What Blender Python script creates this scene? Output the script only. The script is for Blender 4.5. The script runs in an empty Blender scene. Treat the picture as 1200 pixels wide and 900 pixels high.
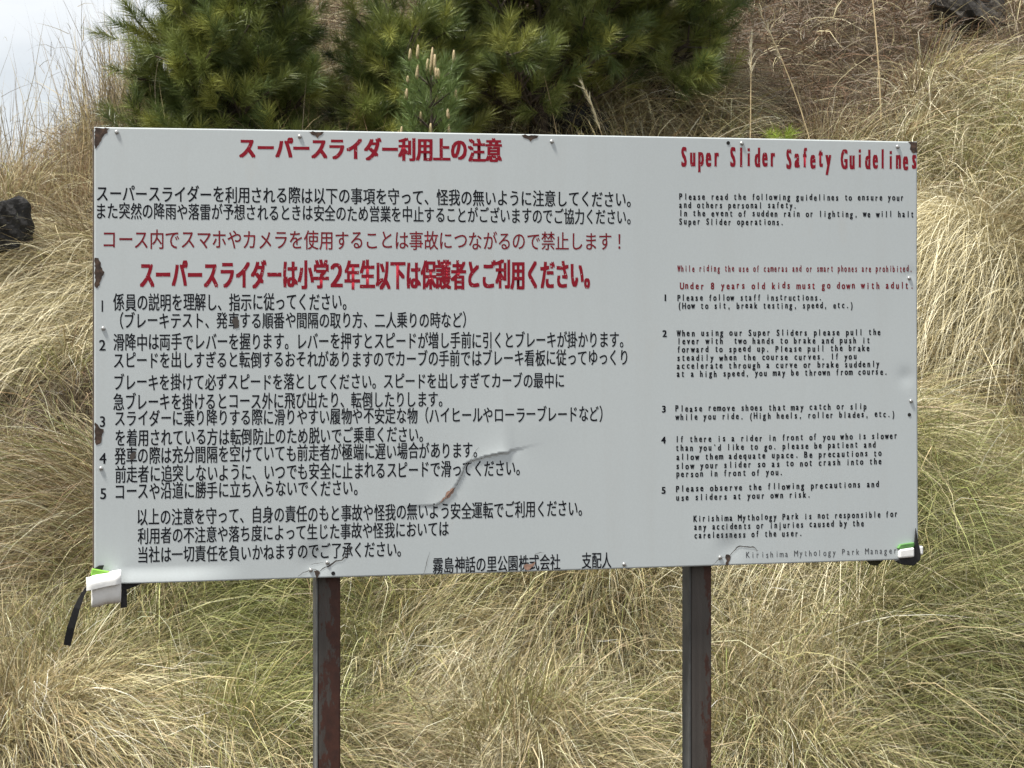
import bpy, math, random
import numpy as np
from mathutils import Vector, Matrix

rng = np.random.default_rng(7)
random.seed(7)
scene = bpy.context.scene
COL = scene.collection
R = math.radians

# ------------------------------------------------------------------ camera
EYE = 1.6
cam_data = bpy.data.cameras.new("camera")
cam_data.sensor_width = 36.0
cam_data.lens = 72.0
cam_data.clip_end = 2000.0
cam_data.dof.use_dof = True
cam_data.dof.focus_distance = 4.4
cam_data.dof.aperture_fstop = 45.0
cam = bpy.data.objects.new("camera", cam_data)
cam.location = (0, 0, EYE)
cam.rotation_euler = (R(90), 0, 0)
COL.objects.link(cam)
scene.camera = cam

# ------------------------------------------------------------------ sky, sun, exposure
SUN_ELEV, SUN_AZ = 66.0, 238.0      # azimuth measured clockwise from +Y: behind the camera, to its left
w = bpy.data.worlds.new("World")
scene.world = w
w.use_nodes = True
nt = w.node_tree
nt.nodes.clear()
sky = nt.nodes.new("ShaderNodeTexSky")
sky.sky_type = 'NISHITA'
sky.sun_disc = False
sky.sun_elevation = R(SUN_ELEV)
sky.sun_rotation = R(SUN_AZ)
sky.dust_density = 2.0
tc = nt.nodes.new("ShaderNodeTexCoord")
mp = nt.nodes.new("ShaderNodeMapping"); mp.inputs['Scale'].default_value = (1.5, 1.5, 4.0)
ns = nt.nodes.new("ShaderNodeTexNoise"); ns.inputs['Scale'].default_value = 2.2; ns.inputs['Detail'].default_value = 6
rp = nt.nodes.new("ShaderNodeValToRGB")
rp.color_ramp.elements[0].position = 0.36; rp.color_ramp.elements[0].color = (0.58, 0.58, 0.58, 1)
rp.color_ramp.elements[1].position = 0.56; rp.color_ramp.elements[1].color = (0.93, 0.93, 0.93, 1)
mx = nt.nodes.new("ShaderNodeMix"); mx.data_type = 'RGBA'
mx.inputs[7].default_value = (11.0, 11.25, 11.4, 1)          # the bright thin cloud layer
bg = nt.nodes.new("ShaderNodeBackground"); bg.inputs[1].default_value = 0.063
wo = nt.nodes.new("ShaderNodeOutputWorld")
L = nt.links.new
L(tc.outputs['Generated'], mp.inputs[0]); L(mp.outputs[0], ns.inputs[0]); L(ns.outputs[0], rp.inputs[0])
L(rp.outputs[0], mx.inputs[0]); L(sky.outputs[0], mx.inputs[6]); L(mx.outputs[2], bg.inputs[0]); L(bg.outputs[0], wo.inputs[0])

sun_data = bpy.data.lights.new("sun", 'SUN')
sun_data.energy = 4.8
sun_data.angle = R(7)
sun_data.color = (1.0, 0.955, 0.875)
sun = bpy.data.objects.new("sun", sun_data)
az, el = R(SUN_AZ), R(SUN_ELEV)
to_sun = Vector((math.sin(az) * math.cos(el), math.cos(az) * math.cos(el), math.sin(el)))
sun.rotation_euler = to_sun.to_track_quat('Z', 'Y').to_euler()
sun.location = (0, 0, 20)
COL.objects.link(sun)

scene.view_settings.view_transform = 'Standard'
scene.view_settings.look = 'None'
scene.view_settings.gamma = 1.0
scene.view_settings.use_curve_mapping = False
scene.view_settings.exposure = 0.68
scene.cycles.max_bounces = 6
scene.cycles.use_denoising = True

TL=(-0.8585,4.2090,2.1279);TR=(0.9131,4.6135,2.1459);PH=0.940
TEXT=[
('title','RB','スーパースライダー利用上の注意',0.2982,0.0165,0.2982,0.0618,0.8542,0.0114,0.8542,0.0609),
('intro','K','スーパースライダーを利用される際は以下の事項を守って、怪我の無いように注意してください。',0.0058,0.1192,0.0058,0.1534,1.1428,0.1208,1.1428,0.1554),
('intro','K','また突然の降雨や落雷が予想されるときは安全のため営業を中止することがございますのでご協力ください。',0.0058,0.1551,0.0058,0.1885,1.1428,0.1598,1.1428,0.1933),
('camera','R','コース内でスマホやカメラを使用することは事故につながるので禁止します！',0.0196,0.2103,0.0196,0.2507,1.1197,0.2102,1.1197,0.2492),
('age','RB','スーパースライダーは小学２年生以下は保護者とご利用ください。',0.0938,0.2754,0.0938,0.3332,1.0505,0.2708,1.0505,0.3328),
('r1','K','1',0.0108,0.3508,0.0108,0.3815,0.0215,0.3508,0.0215,0.3815),
('r1','K','係員の説明を理解し、指示に従ってください。',0.0384,0.3425,0.0384,0.378,0.5201,0.342,0.5201,0.3784),
('r1','K','（ブレーキテスト、発車する順番や間隔の取り方、二人乗りの時など）',0.0515,0.3815,0.0515,0.415,0.7768,0.3822,0.7768,0.4162),
('r2','K','2',0.0095,0.4332,0.0095,0.462,0.0232,0.4333,0.0232,0.4621),
('r2','K','滑降中は両手でレバーを握ります。レバーを押すとスピードが増し手前に引くとブレーキが掛かります。',0.0388,0.4249,0.0388,0.4597,1.1264,0.4248,1.1264,0.4601),
('r2','K','スピードを出しすぎると転倒するおそれがありますのでカーブの手前ではブレーキ看板に従ってゆっくり',0.0396,0.4629,0.0396,0.4966,1.1353,0.4639,1.1353,0.4988),
('r2','K','ブレーキを掛けて必ずスピードを落としてください。スピードを出しすぎてカーブの最中に',0.0405,0.5079,0.0405,0.5423,0.9932,0.5134,0.9932,0.5466),
('r2','K','急ブレーキを掛けるとコース外に飛び出たり、転倒したりします。',0.0388,0.5479,0.0388,0.5831,0.7255,0.5506,0.7255,0.5843),
('r3','K','3',0.0101,0.5904,0.0101,0.6192,0.0232,0.5906,0.0232,0.6194),
('r3','K','スライダーに乗り降りする際に滑りやすい履物や不安定な物（ハイヒールやローラーブレードなど）',0.0422,0.5828,0.0422,0.6162,1.0793,0.5859,1.0793,0.6202),
('r3','K','を着用されている方は転倒防止のため脱いでご乗車ください。',0.0432,0.622,0.0432,0.6571,0.6839,0.6246,0.6839,0.6586),
('r4','K','4',0.0103,0.6657,0.0103,0.6947,0.0241,0.666,0.0241,0.6949),
('r4','K','発車の際は充分間隔を空けていても前走者が極端に遅い場合があります。',0.0405,0.6589,0.0405,0.6944,0.8009,0.6592,0.8009,0.6936),
('r4','K','前走者に追突しないように、いつでも安全に止まれるスピードで滑ってください。',0.0422,0.697,0.0422,0.7322,0.8949,0.6993,0.8949,0.7342),
('r5','K','5',0.0112,0.7379,0.0112,0.7673,0.025,0.7381,0.025,0.7676),
('r5','K','コースや沿道に勝手に立ち入らないでください。',0.0432,0.7318,0.0432,0.7674,0.5437,0.735,0.5437,0.7687),
('closing','K','以上の注意を守って、自身の責任のもと事故や怪我の無いよう安全運転でご利用ください。',0.0879,0.7869,0.0879,0.8212,1.0333,0.7888,1.0333,0.8245),
('closing','K','利用者の不注意や落ち度によって生じた事故や怪我においては',0.0879,0.8265,0.0879,0.8603,0.7394,0.8264,0.7394,0.8596),
('closing','K','当社は一切責任を負いかねますのでご了承ください。',0.0889,0.8653,0.0889,0.8988,0.637,0.8674,0.637,0.9009),
('signature','K','霧島神話の里公園株式会社',0.7061,0.9047,0.7061,0.9391,0.9846,0.9043,0.9846,0.938),
('signature','K','支配人',1.0333,0.904,1.0333,0.9386,1.0995,0.904,1.0995,0.9381),
('etitle','ERB','Super Slider Safety Guidelines',1.2585,0.0215,1.2585,0.0627,1.8161,0.0185,1.8161,0.0608),
('eintro','EK','Please read the following guidelines to ensure your',1.2538,0.1237,1.2538,0.1368,1.7852,0.1195,1.7852,0.133),
('eintro','EK','and others personal safety.',1.2538,0.142,1.2538,0.1551,1.528,0.1399,1.528,0.1532),
('eintro','EK','In the event of sudden rain or lighting, we will halt',1.2538,0.1602,1.2538,0.1732,1.8099,0.1565,1.8099,0.17),
('eintro','EK','Super Slider operations.',1.2538,0.1783,1.2538,0.1914,1.4971,0.1769,1.4971,0.1902),
('ecamera','ER','While riding the use of cameras and or smart phones are prohibited.',1.2497,0.281,1.2497,0.2944,1.8058,0.2793,1.8058,0.2932),
('eage','ER','Under 8 years old kids must go down with adult.',1.2556,0.3185,1.2556,0.3328,1.8089,0.316,1.8089,0.3306),
('er1','EK','1',1.2179,0.3451,1.2179,0.3589,1.2269,0.3451,1.2269,0.3589),
('er1','EK','Please follow staff instructions.',1.2497,0.3449,1.2497,0.358,1.5876,0.344,1.5876,0.3574),
('er1','EK','(How to sit, break testing, speed, etc.)',1.2515,0.3627,1.2515,0.3758,1.6624,0.3612,1.6624,0.3746),
('er2','EK','2',1.2164,0.4231,1.2164,0.4373,1.2253,0.4232,1.2253,0.4373),
('er2','EK','When using our Super Sliders please pull the',1.2487,0.4225,1.2487,0.4356,1.7287,0.4218,1.7287,0.4352),
('er2','EK','lever with  two hands to brake and push it',1.2497,0.4401,1.2497,0.4532,1.7021,0.4396,1.7021,0.453),
('er2','EK','forward to speed up. Please pull the brake',1.2487,0.458,1.2487,0.4711,1.7021,0.4572,1.7021,0.4706),
('er2','EK','steadily when the course curves. If you',1.2487,0.4762,1.2487,0.4892,1.6703,0.4758,1.6703,0.4891),
('er2','EK','accelerate through a curve or brake suddenly',1.2484,0.4943,1.2484,0.5074,1.7254,0.4933,1.7254,0.5067),
('er2','EK','at a high speed, you may be thrown from course.',1.248,0.5119,1.248,0.5249,1.7451,0.5104,1.7451,0.5238),
('er3','EK','3',1.2146,0.5877,1.2146,0.6019,1.2234,0.5875,1.2234,0.6016),
('er3','EK','Please remove shoes that may catch or slip',1.2456,0.5874,1.2456,0.6004,1.694,0.5877,1.694,0.6011),
('er3','EK','while you ride. (High heels, roller blades, etc.)',1.2456,0.6057,1.2456,0.6188,1.7624,0.606,1.7624,0.6194),
('er4','EK','4',1.2136,0.6556,1.2136,0.6698,1.2226,0.6556,1.2226,0.6698),
('er4','EK','If there is a rider in front of you who is slower',1.2456,0.6547,1.2456,0.6677,1.7677,0.6547,1.7677,0.6682),
('er4','EK','than you`d like to go. please be patient and',1.2456,0.6737,1.2456,0.6868,1.7156,0.6735,1.7156,0.6869),
('er4','EK','allow them adequate upace. Be precautions to',1.2468,0.6936,1.2468,0.7066,1.7297,0.6932,1.7297,0.7066),
('er4','EK','slow your slider so as to not crash into the',1.2468,0.7132,1.2468,0.7263,1.7297,0.7114,1.7297,0.7248),
('er4','EK','person in front of you.',1.2468,0.7308,1.2468,0.7438,1.4949,0.7308,1.4949,0.7441),
('er5','EK','5',1.2136,0.765,1.2136,0.7792,1.2226,0.765,1.2226,0.7792),
('er5','EK','Please observe the fllowing precautions and',1.2462,0.7627,1.2462,0.7758,1.7236,0.7622,1.7236,0.7756),
('er5','EK','use sliders at your own risk.',1.2468,0.7822,1.2468,0.7952,1.5602,0.7818,1.5602,0.7951),
('eclosing','EK','Kirishima Mythology Park is not responsible for',1.2867,0.8291,1.2867,0.8422,1.7677,0.8304,1.7677,0.8438),
('eclosing','EK','any accidents or injuries caused by the',1.2879,0.8475,1.2879,0.8606,1.6868,0.8487,1.6868,0.8621),
('eclosing','EK','carelessness of the user.',1.2879,0.8659,1.2879,0.879,1.54,0.8671,1.54,0.8804),
('esignature','EG','Kirishima Mythology Park Manager',1.4082,0.9127,1.4082,0.9255,1.7656,0.9124,1.7656,0.9255),
]
SCREWS=[(0.0453,0.0097),(0.4221,0.013),(0.9666,0.0149),(1.3983,0.0114),(1.7698,0.0123),(0.0181,0.414),(0.0138,0.7018),(1.7986,0.3076),(1.8019,0.5842),(0.481,0.9089),(0.446,0.9236),(1.1284,0.9312),(1.3479,0.9227)]
HOLES=[(1.3666,0.0112),(1.7975,0.6149),(0.4929,0.9314)]
RUST=[[(0.0005,0.0009),(0.031,0.0021),(0.0267,0.0118),(0.0181,0.019),(0.0112,0.0314),(0.0052,0.042),(0.0005,0.0456)],
[(0.4406,0.0025),(0.4731,0.0026),(0.4685,0.0086),(0.4631,0.0114),(0.4595,0.016),(0.455,0.0109),(0.4469,0.0081)],
[(0.8994,0.0022),(0.9372,0.0023),(0.9334,0.0081),(0.9239,0.011),(0.9192,0.0157),(0.9126,0.0102),(0.9041,0.0076)],
[(1.7945,0.0008),(1.818,0.0009),(1.8176,0.025),(1.8048,0.0242),(1.7996,0.0176),(1.8017,0.0079)],
[(0.0009,0.2683),(0.0086,0.2692),(0.0129,0.2823),(0.0206,0.2981),(0.0155,0.3069),(0.0112,0.3244),(0.006,0.3315),(0.0009,0.3279)],
[(0.0014,0.6068),(0.0069,0.6113),(0.0112,0.6184),(0.0189,0.6211),(0.0163,0.6316),(0.0151,0.6421),(0.0112,0.6508),(0.0043,0.6533),(0.0014,0.6489)],
[(0.7385,0.763),(0.7524,0.756),(0.7515,0.7624),(0.745,0.7704),(0.7385,0.7785),(0.732,0.782),(0.7209,0.7881),(0.7274,0.7773)],
[(0.4523,0.9247),(0.4613,0.9241),(0.4658,0.9296),(0.4613,0.9385),(0.4601,0.9474),(0.4583,0.9474),(0.4574,0.9392)],
[(1.3607,0.9183),(1.3686,0.9167),(1.373,0.9215),(1.3706,0.929),(1.3678,0.9392),(1.3617,0.9405),(1.3637,0.9306),(1.3599,0.9239)],
[(0.9032,0.9273),(0.9107,0.9229),(0.9202,0.9241),(0.9296,0.9198),(0.9258,0.9289),(0.9145,0.9378),(0.9088,0.9358)]]
CRACKS=[[(0.8881,0.6772),(0.8768,0.6797),(0.8711,0.6833),(0.858,0.684),(0.8242,0.6907),(0.7999,0.6976),(0.7831,0.7019),(0.7747,0.7108),(0.771,0.7235),(0.7626,0.7398),(0.7524,0.7578),(0.7385,0.7721),(0.7255,0.7864),(0.7163,0.7916),(0.7015,0.7931),(0.683,0.7936)],
[(0.4604,0.9295),(0.4712,0.9208),(0.4857,0.9149),(0.4984,0.9054),(0.511,0.904),(0.5183,0.897),(0.5237,0.8863),(0.531,0.8757)],
[(0.4604,0.9259),(0.455,0.9221),(0.4424,0.9235),(0.4298,0.9276),(0.419,0.9354)],
[(0.4469,0.912),(0.4604,0.9097),(0.4731,0.9083)],
[(1.3706,0.9195),(1.3785,0.9104),(1.3864,0.9021),(1.3943,0.8986),(1.4062,0.9004),(1.4241,0.9011),(1.4301,0.9043),(1.435,0.9101)],
[(1.3627,0.9223),(1.3508,0.9227),(1.341,0.929),(1.3301,0.939)],
[(0.9296,0.9014),(0.941,0.8994),(0.9486,0.901)],
[(0.6996,0.8913),(0.6941,0.9075),(0.6885,0.931),(0.683,0.9417)],
[(0.8055,0.6712),(0.7962,0.6838),(0.7887,0.6965)]]
PADL_BASE=[(-0.0163,0.922),(0.0526,0.9135),(0.0526,0.968),(0.0026,0.9752)]
PADL_GREEN=[(-0.0077,0.9178),(-0.0043,0.9057),(0.0353,0.9139),(0.0267,0.918),(-0.006,0.9232)]
PADL_BLACKTOP=[(-0.0009,0.9067),(0.0095,0.9005),(0.0198,0.8999),(0.0163,0.9098)]
STRAP_A=[(-0.006,0.9345),(-0.0163,0.9482),(-0.0232,0.9585),(-0.0352,0.9861),(-0.0471,1.026),(-0.0548,1.0624)]
STRAP_B=[(0.056,0.9435),(0.0664,0.9439),(0.0664,0.9896),(0.0526,0.9909)]
R_BLACK=[(1.8099,0.8687),(1.8155,0.8996),(1.8213,0.9286),(1.8213,0.9411),(1.8048,0.9546),(1.7759,0.9509),(1.7574,0.9421),(1.7718,0.9364),(1.8027,0.9338),(1.8058,0.9243),(1.8064,0.907)]
R_WHITE=[(1.7677,0.9165),(1.8037,0.9123),(1.8037,0.9344),(1.7677,0.9363)]
R_GREEN=[(1.7646,0.9136),(1.7718,0.9051),(1.8048,0.9012),(1.8048,0.9127),(1.7687,0.9165)]
R_END=[(1.8182,0.9102),(1.8285,0.9105),(1.8285,0.9307),(1.8202,0.9305)]
R_FLAP=[(1.7042,0.9415),(1.7492,0.9419),(1.739,0.9492),(1.7328,0.9554),(1.7164,0.9533)]
SMUDGE=[[(0.28,0.4007),(0.2853,0.3936),(0.2906,0.3892),(0.2959,0.399),(0.295,0.4133),(0.287,0.4159),(0.2844,0.4061)],
[(0.0716,0.6747),(0.0785,0.6695),(0.0855,0.6688),(0.0837,0.6749),(0.0803,0.6837),(0.0742,0.6862)]]
POSTS=[0.464,0.5129,1.2908,1.339]

# ------------------------------------------------------------------ helpers
def tag(o, label=None, cat=None, group=None, kind=None):
    if label: o["label"] = label
    if cat: o["category"] = cat
    if group: o["group"] = group
    if kind: o["kind"] = kind
    return o

def empty(name, loc):
    o = bpy.data.objects.new(name, None)
    o.location = loc
    o.empty_display_size = 0.1
    COL.objects.link(o)
    return o

def world_loc(o):
    v = Vector((0, 0, 0))
    while o is not None:
        v += o.location
        o = o.parent
    return v

def link_mesh(name, verts, faces, mat, parent=None, smooth=False, loc=None):
    """verts in world metres; the object's origin is loc, or its parent's origin"""
    me = bpy.data.meshes.new(name)
    o = bpy.data.objects.new(name, me)
    v = np.asarray(verts, dtype=np.float64).reshape(-1, 3)
    if parent is not None:
        o.parent = parent
        v = v - np.array(world_loc(parent))
    elif loc is not None:
        o.location = loc
        v = v - np.array(loc)
    me.from_pydata(v.tolist(), [], [list(map(int, f)) for f in faces])
    me.materials.append(mat)
    if smooth:
        me.polygons.foreach_set("use_smooth", [True] * len(me.polygons))
    me.update()
    COL.objects.link(o)
    return o

def link_arrays(name, v, tri, quad, mat, parent=None, col=None, smooth=False):
    """fast path for many faces: v (n,3), tri (a,3), quad (b,4); col (n,3) is stored as a point colour"""
    me = bpy.data.meshes.new(name)
    o = bpy.data.objects.new(name, me)
    if parent is not None:
        o.parent = parent
        v = v - np.array(world_loc(parent))
    nl = tri.size + quad.size
    npoly = len(tri) + len(quad)
    me.vertices.add(len(v)); me.loops.add(nl); me.polygons.add(npoly)
    me.vertices.foreach_set("co", v.astype(np.float32).ravel())
    me.loops.foreach_set("vertex_index", np.concatenate([tri.ravel(), quad.ravel()]).astype(np.int32))
    st = np.concatenate([np.arange(len(tri)) * 3, tri.size + np.arange(len(quad)) * 4]).astype(np.int32)
    me.polygons.foreach_set("loop_start", st)
    if smooth:
        me.polygons.foreach_set("use_smooth", np.ones(npoly, dtype=bool))
    if col is not None:
        a = me.color_attributes.new("tint", 'FLOAT_COLOR', 'POINT')
        c4 = np.ones((len(v), 4), dtype=np.float32); c4[:, :3] = col
        a.data.foreach_set("color", c4.ravel())
    me.materials.append(mat)
    me.update(calc_edges=True)
    COL.objects.link(o)
    return o

class NT:
    def __init__(self, name):
        self.m = bpy.data.materials.new(name); self.m.use_nodes = True
        self.t = self.m.node_tree
        self.b = self.t.nodes["Principled BSDF"]
        self.out = self.t.nodes["Material Output"]
    def n(self, kind, **kw):
        nd = self.t.nodes.new(kind)
        for k, v in kw.items():
            if k.startswith("i_"):
                nd.inputs[k[2:].replace("_", " ")].default_value = v
            else:
                setattr(nd, k, v)
        return nd
    def l(self, a, b): self.t.links.new(a, b)
    def noise(self, scale, detail=4, rough=0.55, coord=None, vec=(1, 1, 1)):
        tc = self.n("ShaderNodeTexCoord")
        mp = self.n("ShaderNodeMapping"); mp.inputs['Scale'].default_value = vec
        self.l(tc.outputs[coord or 'Object'], mp.inputs[0])
        ns = self.n("ShaderNodeTexNoise"); ns.inputs['Scale'].default_value = scale
        ns.inputs['Detail'].default_value = detail; ns.inputs['Roughness'].default_value = rough
        self.l(mp.outputs[0], ns.inputs[0])
        return ns.outputs[0]
    def ramp(self, fac, stops):
        r = self.n("ShaderNodeValToRGB")
        e = r.color_ramp.elements
        while len(e) < len(stops): e.new(0.5)
        for el_, (p, c) in zip(e, stops):
            el_.position = p; el_.color = (c[0], c[1], c[2], 1)
        self.l(fac, r.inputs[0])
        return r.outputs[0]
    def mix(self, fac, a, b):
        m = self.n("ShaderNodeMix", data_type='RGBA')
        for s, v in ((0, fac), (6, a), (7, b)):
            if isinstance(v, (int, float)): m.inputs[s].default_value = v
            elif isinstance(v, tuple): m.inputs[s].default_value = (*v, 1)
            else: self.l(v, m.inputs[s])
        return m.outputs[2]
    def bump(self, fac, strength=0.3, dist=0.01):
        b = self.n("ShaderNodeBump"); b.inputs['Strength'].default_value = strength; b.inputs['Distance'].default_value = dist
        self.l(fac, b.inputs['Height']); self.l(b.outputs[0], self.b.inputs['Normal'])
    def color(self, c):
        if isinstance(c, tuple): self.b.inputs['Base Color'].default_value = (*c, 1)
        else: self.l(c, self.b.inputs['Base Color'])
    def rough(self, r): self.b.inputs['Roughness'].default_value = r

def simple(name, c, rough=0.6, var=0.0, scale=20, metallic=0.0, bump=0.0):
    k = NT(name)
    if var:
        n = k.noise(scale)
        k.color(k.ramp(n, [(0.3, tuple(x * (1 - var) for x in c)), (0.7, tuple(min(1, x * (1 + var)) for x in c))]))
        if bump: k.bump(n, bump, 0.004)
    else:
        k.color(c)
    k.rough(rough); k.b.inputs['Metallic'].default_value = metallic
    return k.m

def tint_material(name, rough, transl, spec=0.3):
    k = NT(name)
    a = k.n("ShaderNodeAttribute", attribute_name="tint")
    k.color(a.outputs['Color']); k.rough(rough)
    k.b.inputs['Specular IOR Level'].default_value = spec
    tr = k.n("ShaderNodeBsdfTranslucent"); k.l(a.outputs['Color'], tr.inputs[0])
    ms = k.n("ShaderNodeMixShader"); ms.inputs[0].default_value = transl
    k.l(k.b.outputs[0], ms.inputs[1]); k.l(tr.outputs[0], ms.inputs[2]); k.l(ms.outputs[0], k.out.inputs[0])
    return k.m

# ------------------------------------------------------------------ materials
def panel_material():
    k = NT("weathered_white_enamel")
    c = k.mix(k.noise(2.2, 5), (0.478, 0.520, 0.536), (0.532, 0.574, 0.586))
    g = k.ramp(k.noise(260, 3, 0.7), [(0.40, (0.975, 0.975, 0.975)), (0.6, (1.01, 1.01, 1.01))])
    mu = k.n("ShaderNodeMix", data_type='RGBA', blend_type='MULTIPLY'); mu.inputs[0].default_value = 1
    k.l(c, mu.inputs[6]); k.l(g, mu.inputs[7])
    f = k.ramp(k.noise(9, 8, 0.65, vec=(1, 1, 0.35)), [(0.60, (0, 0, 0)), (0.78, (0.22, 0.22, 0.22))])
    st_ = k.ramp(k.noise(24, 5, 0.6, vec=(1, 1, 0.05)), [(0.50, (0, 0, 0)), (0.75, (0.11, 0.11, 0.11))])
    k.color(k.mix(st_, k.mix(f, mu.outputs[2], (0.50, 0.47, 0.41)), (0.40, 0.40, 0.38)))
    k.rough(0.42); k.b.inputs['Specular IOR Level'].default_value = 0.4
    return k.m
M_PANEL = panel_material()

def letter_material(name, c, worn):
    k = NT(name)
    n1 = k.noise(140, 5, 0.7)
    base = k.mix(k.noise(30, 3), c, tuple(min(1, x * 1.15 + 0.003) for x in c))
    k.color(k.mix(k.ramp(n1, [(worn, (0, 0, 0)), (worn + 0.03, (1, 1, 1))]), base, (0.50, 0.47, 0.47)))
    k.rough(0.75); k.b.inputs['Specular IOR Level'].default_value = 0.15
    return k.m
M_BLACK = letter_material("black_sign_lettering", (0.006, 0.007, 0.011), 0.72)
M_RED = letter_material("red_sign_lettering", (0.225, 0.009, 0.020), 0.635)
M_DARKRED = letter_material("thin_red_sign_lettering", (0.17, 0.012, 0.020), 0.68)
M_GREY = letter_material("faded_grey_lettering", (0.06, 0.062, 0.068), 0.62)

def rust_material():
    k = NT("exposed_rusty_steel")
    n = k.noise(70, 6, 0.65)
    k.color(k.ramp(n, [(0.3, (0.018, 0.012, 0.010)), (0.5, (0.055, 0.036, 0.027)), (0.72, (0.15, 0.09, 0.06))]))
    k.bump(n, 0.6, 0.002); k.rough(0.9)
    return k.m
M_RUST = rust_material()
M_SCRAPE = simple("rusty_scrape", (0.33, 0.20, 0.15), 0.9, 0.35, 160)
M_CRACK = simple("dark_crack", (0.07, 0.06, 0.055), 0.9)
M_SCREW = simple("zinc_screw", (0.45, 0.45, 0.44), 0.35, 0.25, 300, 0.8)
M_HOLE = simple("empty_screw_hole", (0.01, 0.01, 0.01), 0.9)
M_FRAME = simple("brown_painted_frame", (0.11, 0.085, 0.065), 0.7, 0.4, 30)

def post_material(name, side, amount):
    """grey paint peeling to red-brown rust"""
    k = NT(name)
    tc = k.n("ShaderNodeTexCoord")
    sep = k.n("ShaderNodeSeparateXYZ"); k.l(tc.outputs['Object'], sep.inputs[0])
    n = k.noise(17, 9, 0.74, vec=(1.2, 1.2, 0.42))
    mr = k.n("ShaderNodeMapRange"); mr.inputs[1].default_value = -0.03; mr.inputs[2].default_value = 0.03
    mr.inputs[3].default_value = -0.10 * side; mr.inputs[4].default_value = 0.14 * side
    k.l(sep.outputs[0], mr.inputs[0])
    ad = k.n("ShaderNodeMath", operation='ADD'); k.l(n, ad.inputs[0]); k.l(mr.outputs[0], ad.inputs[1])
    f = k.ramp(ad.outputs[0], [(amount, (0, 0, 0)), (amount + 0.025, (1, 1, 1))])
    grey = k.mix(k.noise(40, 4, vec=(2.5, 2.5, 0.08)), (0.028, 0.023, 0.020), (0.085, 0.073, 0.064))
    rust = k.mix(k.noise(60, 4), (0.018, 0.0065, 0.0045), (0.080, 0.024, 0.012))
    k.color(k.mix(f, grey, rust))
    k.bump(ad.outputs[0], 0.5, 0.004); k.rough(0.6)
    return k.m
M_POST_L = post_material("rust_blotched_post_paint", 0.9, 0.49)
M_POST_R = post_material("grey_post_paint", 1.5, 0.63)
M_FLANGE = simple("grey_galvanised_edge", (0.17, 0.175, 0.17), 0.55, 0.3, 25)

M_FOAM = simple("white_foam_sheet", (0.84, 0.84, 0.83), 0.8, 0.05, 60, bump=0.15)
M_LIME = simple("lime_green_foam", (0.22, 0.48, 0.06), 0.7, 0.2, 40)
M_DULLGREEN = simple("dull_green_foam", (0.10, 0.26, 0.07), 0.7, 0.3, 40)
M_STRAP = simple("black_webbing", (0.010, 0.010, 0.011), 0.75, 0.4, 200)
M_OLIVE = simple("olive_cloth", (0.055, 0.055, 0.028), 0.9, 0.3, 60)
M_LAVA = None
def lava():
    k = NT("black_lava_rock")
    n = k.noise(14, 8, 0.7)
    k.color(k.ramp(n, [(0.35, (0.006, 0.006, 0.007)), (0.6, (0.028, 0.027, 0.028)), (0.75, (0.07, 0.066, 0.062))]))
    k.bump(n, 1.0, 0.03); k.rough(0.95)
    return k.m
M_LAVA = lava()
def greyrock():
    k = NT("grey_brown_rock")
    n = k.noise(9, 8, 0.65)
    k.color(k.ramp(n, [(0.35, (0.012, 0.011, 0.010)), (0.52, (0.040, 0.036, 0.032)), (0.74, (0.13, 0.118, 0.10))]))
    k.bump(n, 0.8, 0.03); k.rough(0.95)
    return k.m
M_ROCK = greyrock()
def soil():
    k = NT("bank_soil_and_thatch")
    c = k.ramp(k.noise(3.5, 10, 0.7), [(0.3, (0.035, 0.027, 0.019)), (0.5, (0.075, 0.057, 0.038)), (0.7, (0.14, 0.11, 0.07))])
    k.color(c); k.bump(k.noise(25, 8, 0.7), 1.0, 0.05); k.rough(1.0)
    k.b.inputs['Specular IOR Level'].default_value = 0.1
    return k.m
M_SOIL = soil()
M_GRASS = tint_material("grass_blades", 0.5, 0.12, 0.35)
M_NEEDLE = tint_material("pine_needles", 0.42, 0.15, 0.45)
M_BARK = simple("dark_pine_bark", (0.055, 0.042, 0.032), 0.95, 0.5, 30, bump=0.8)
M_CANDLE = simple("pale_pine_candle", (0.36, 0.285, 0.165), 0.8, 0.3, 120, bump=0.4)

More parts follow.
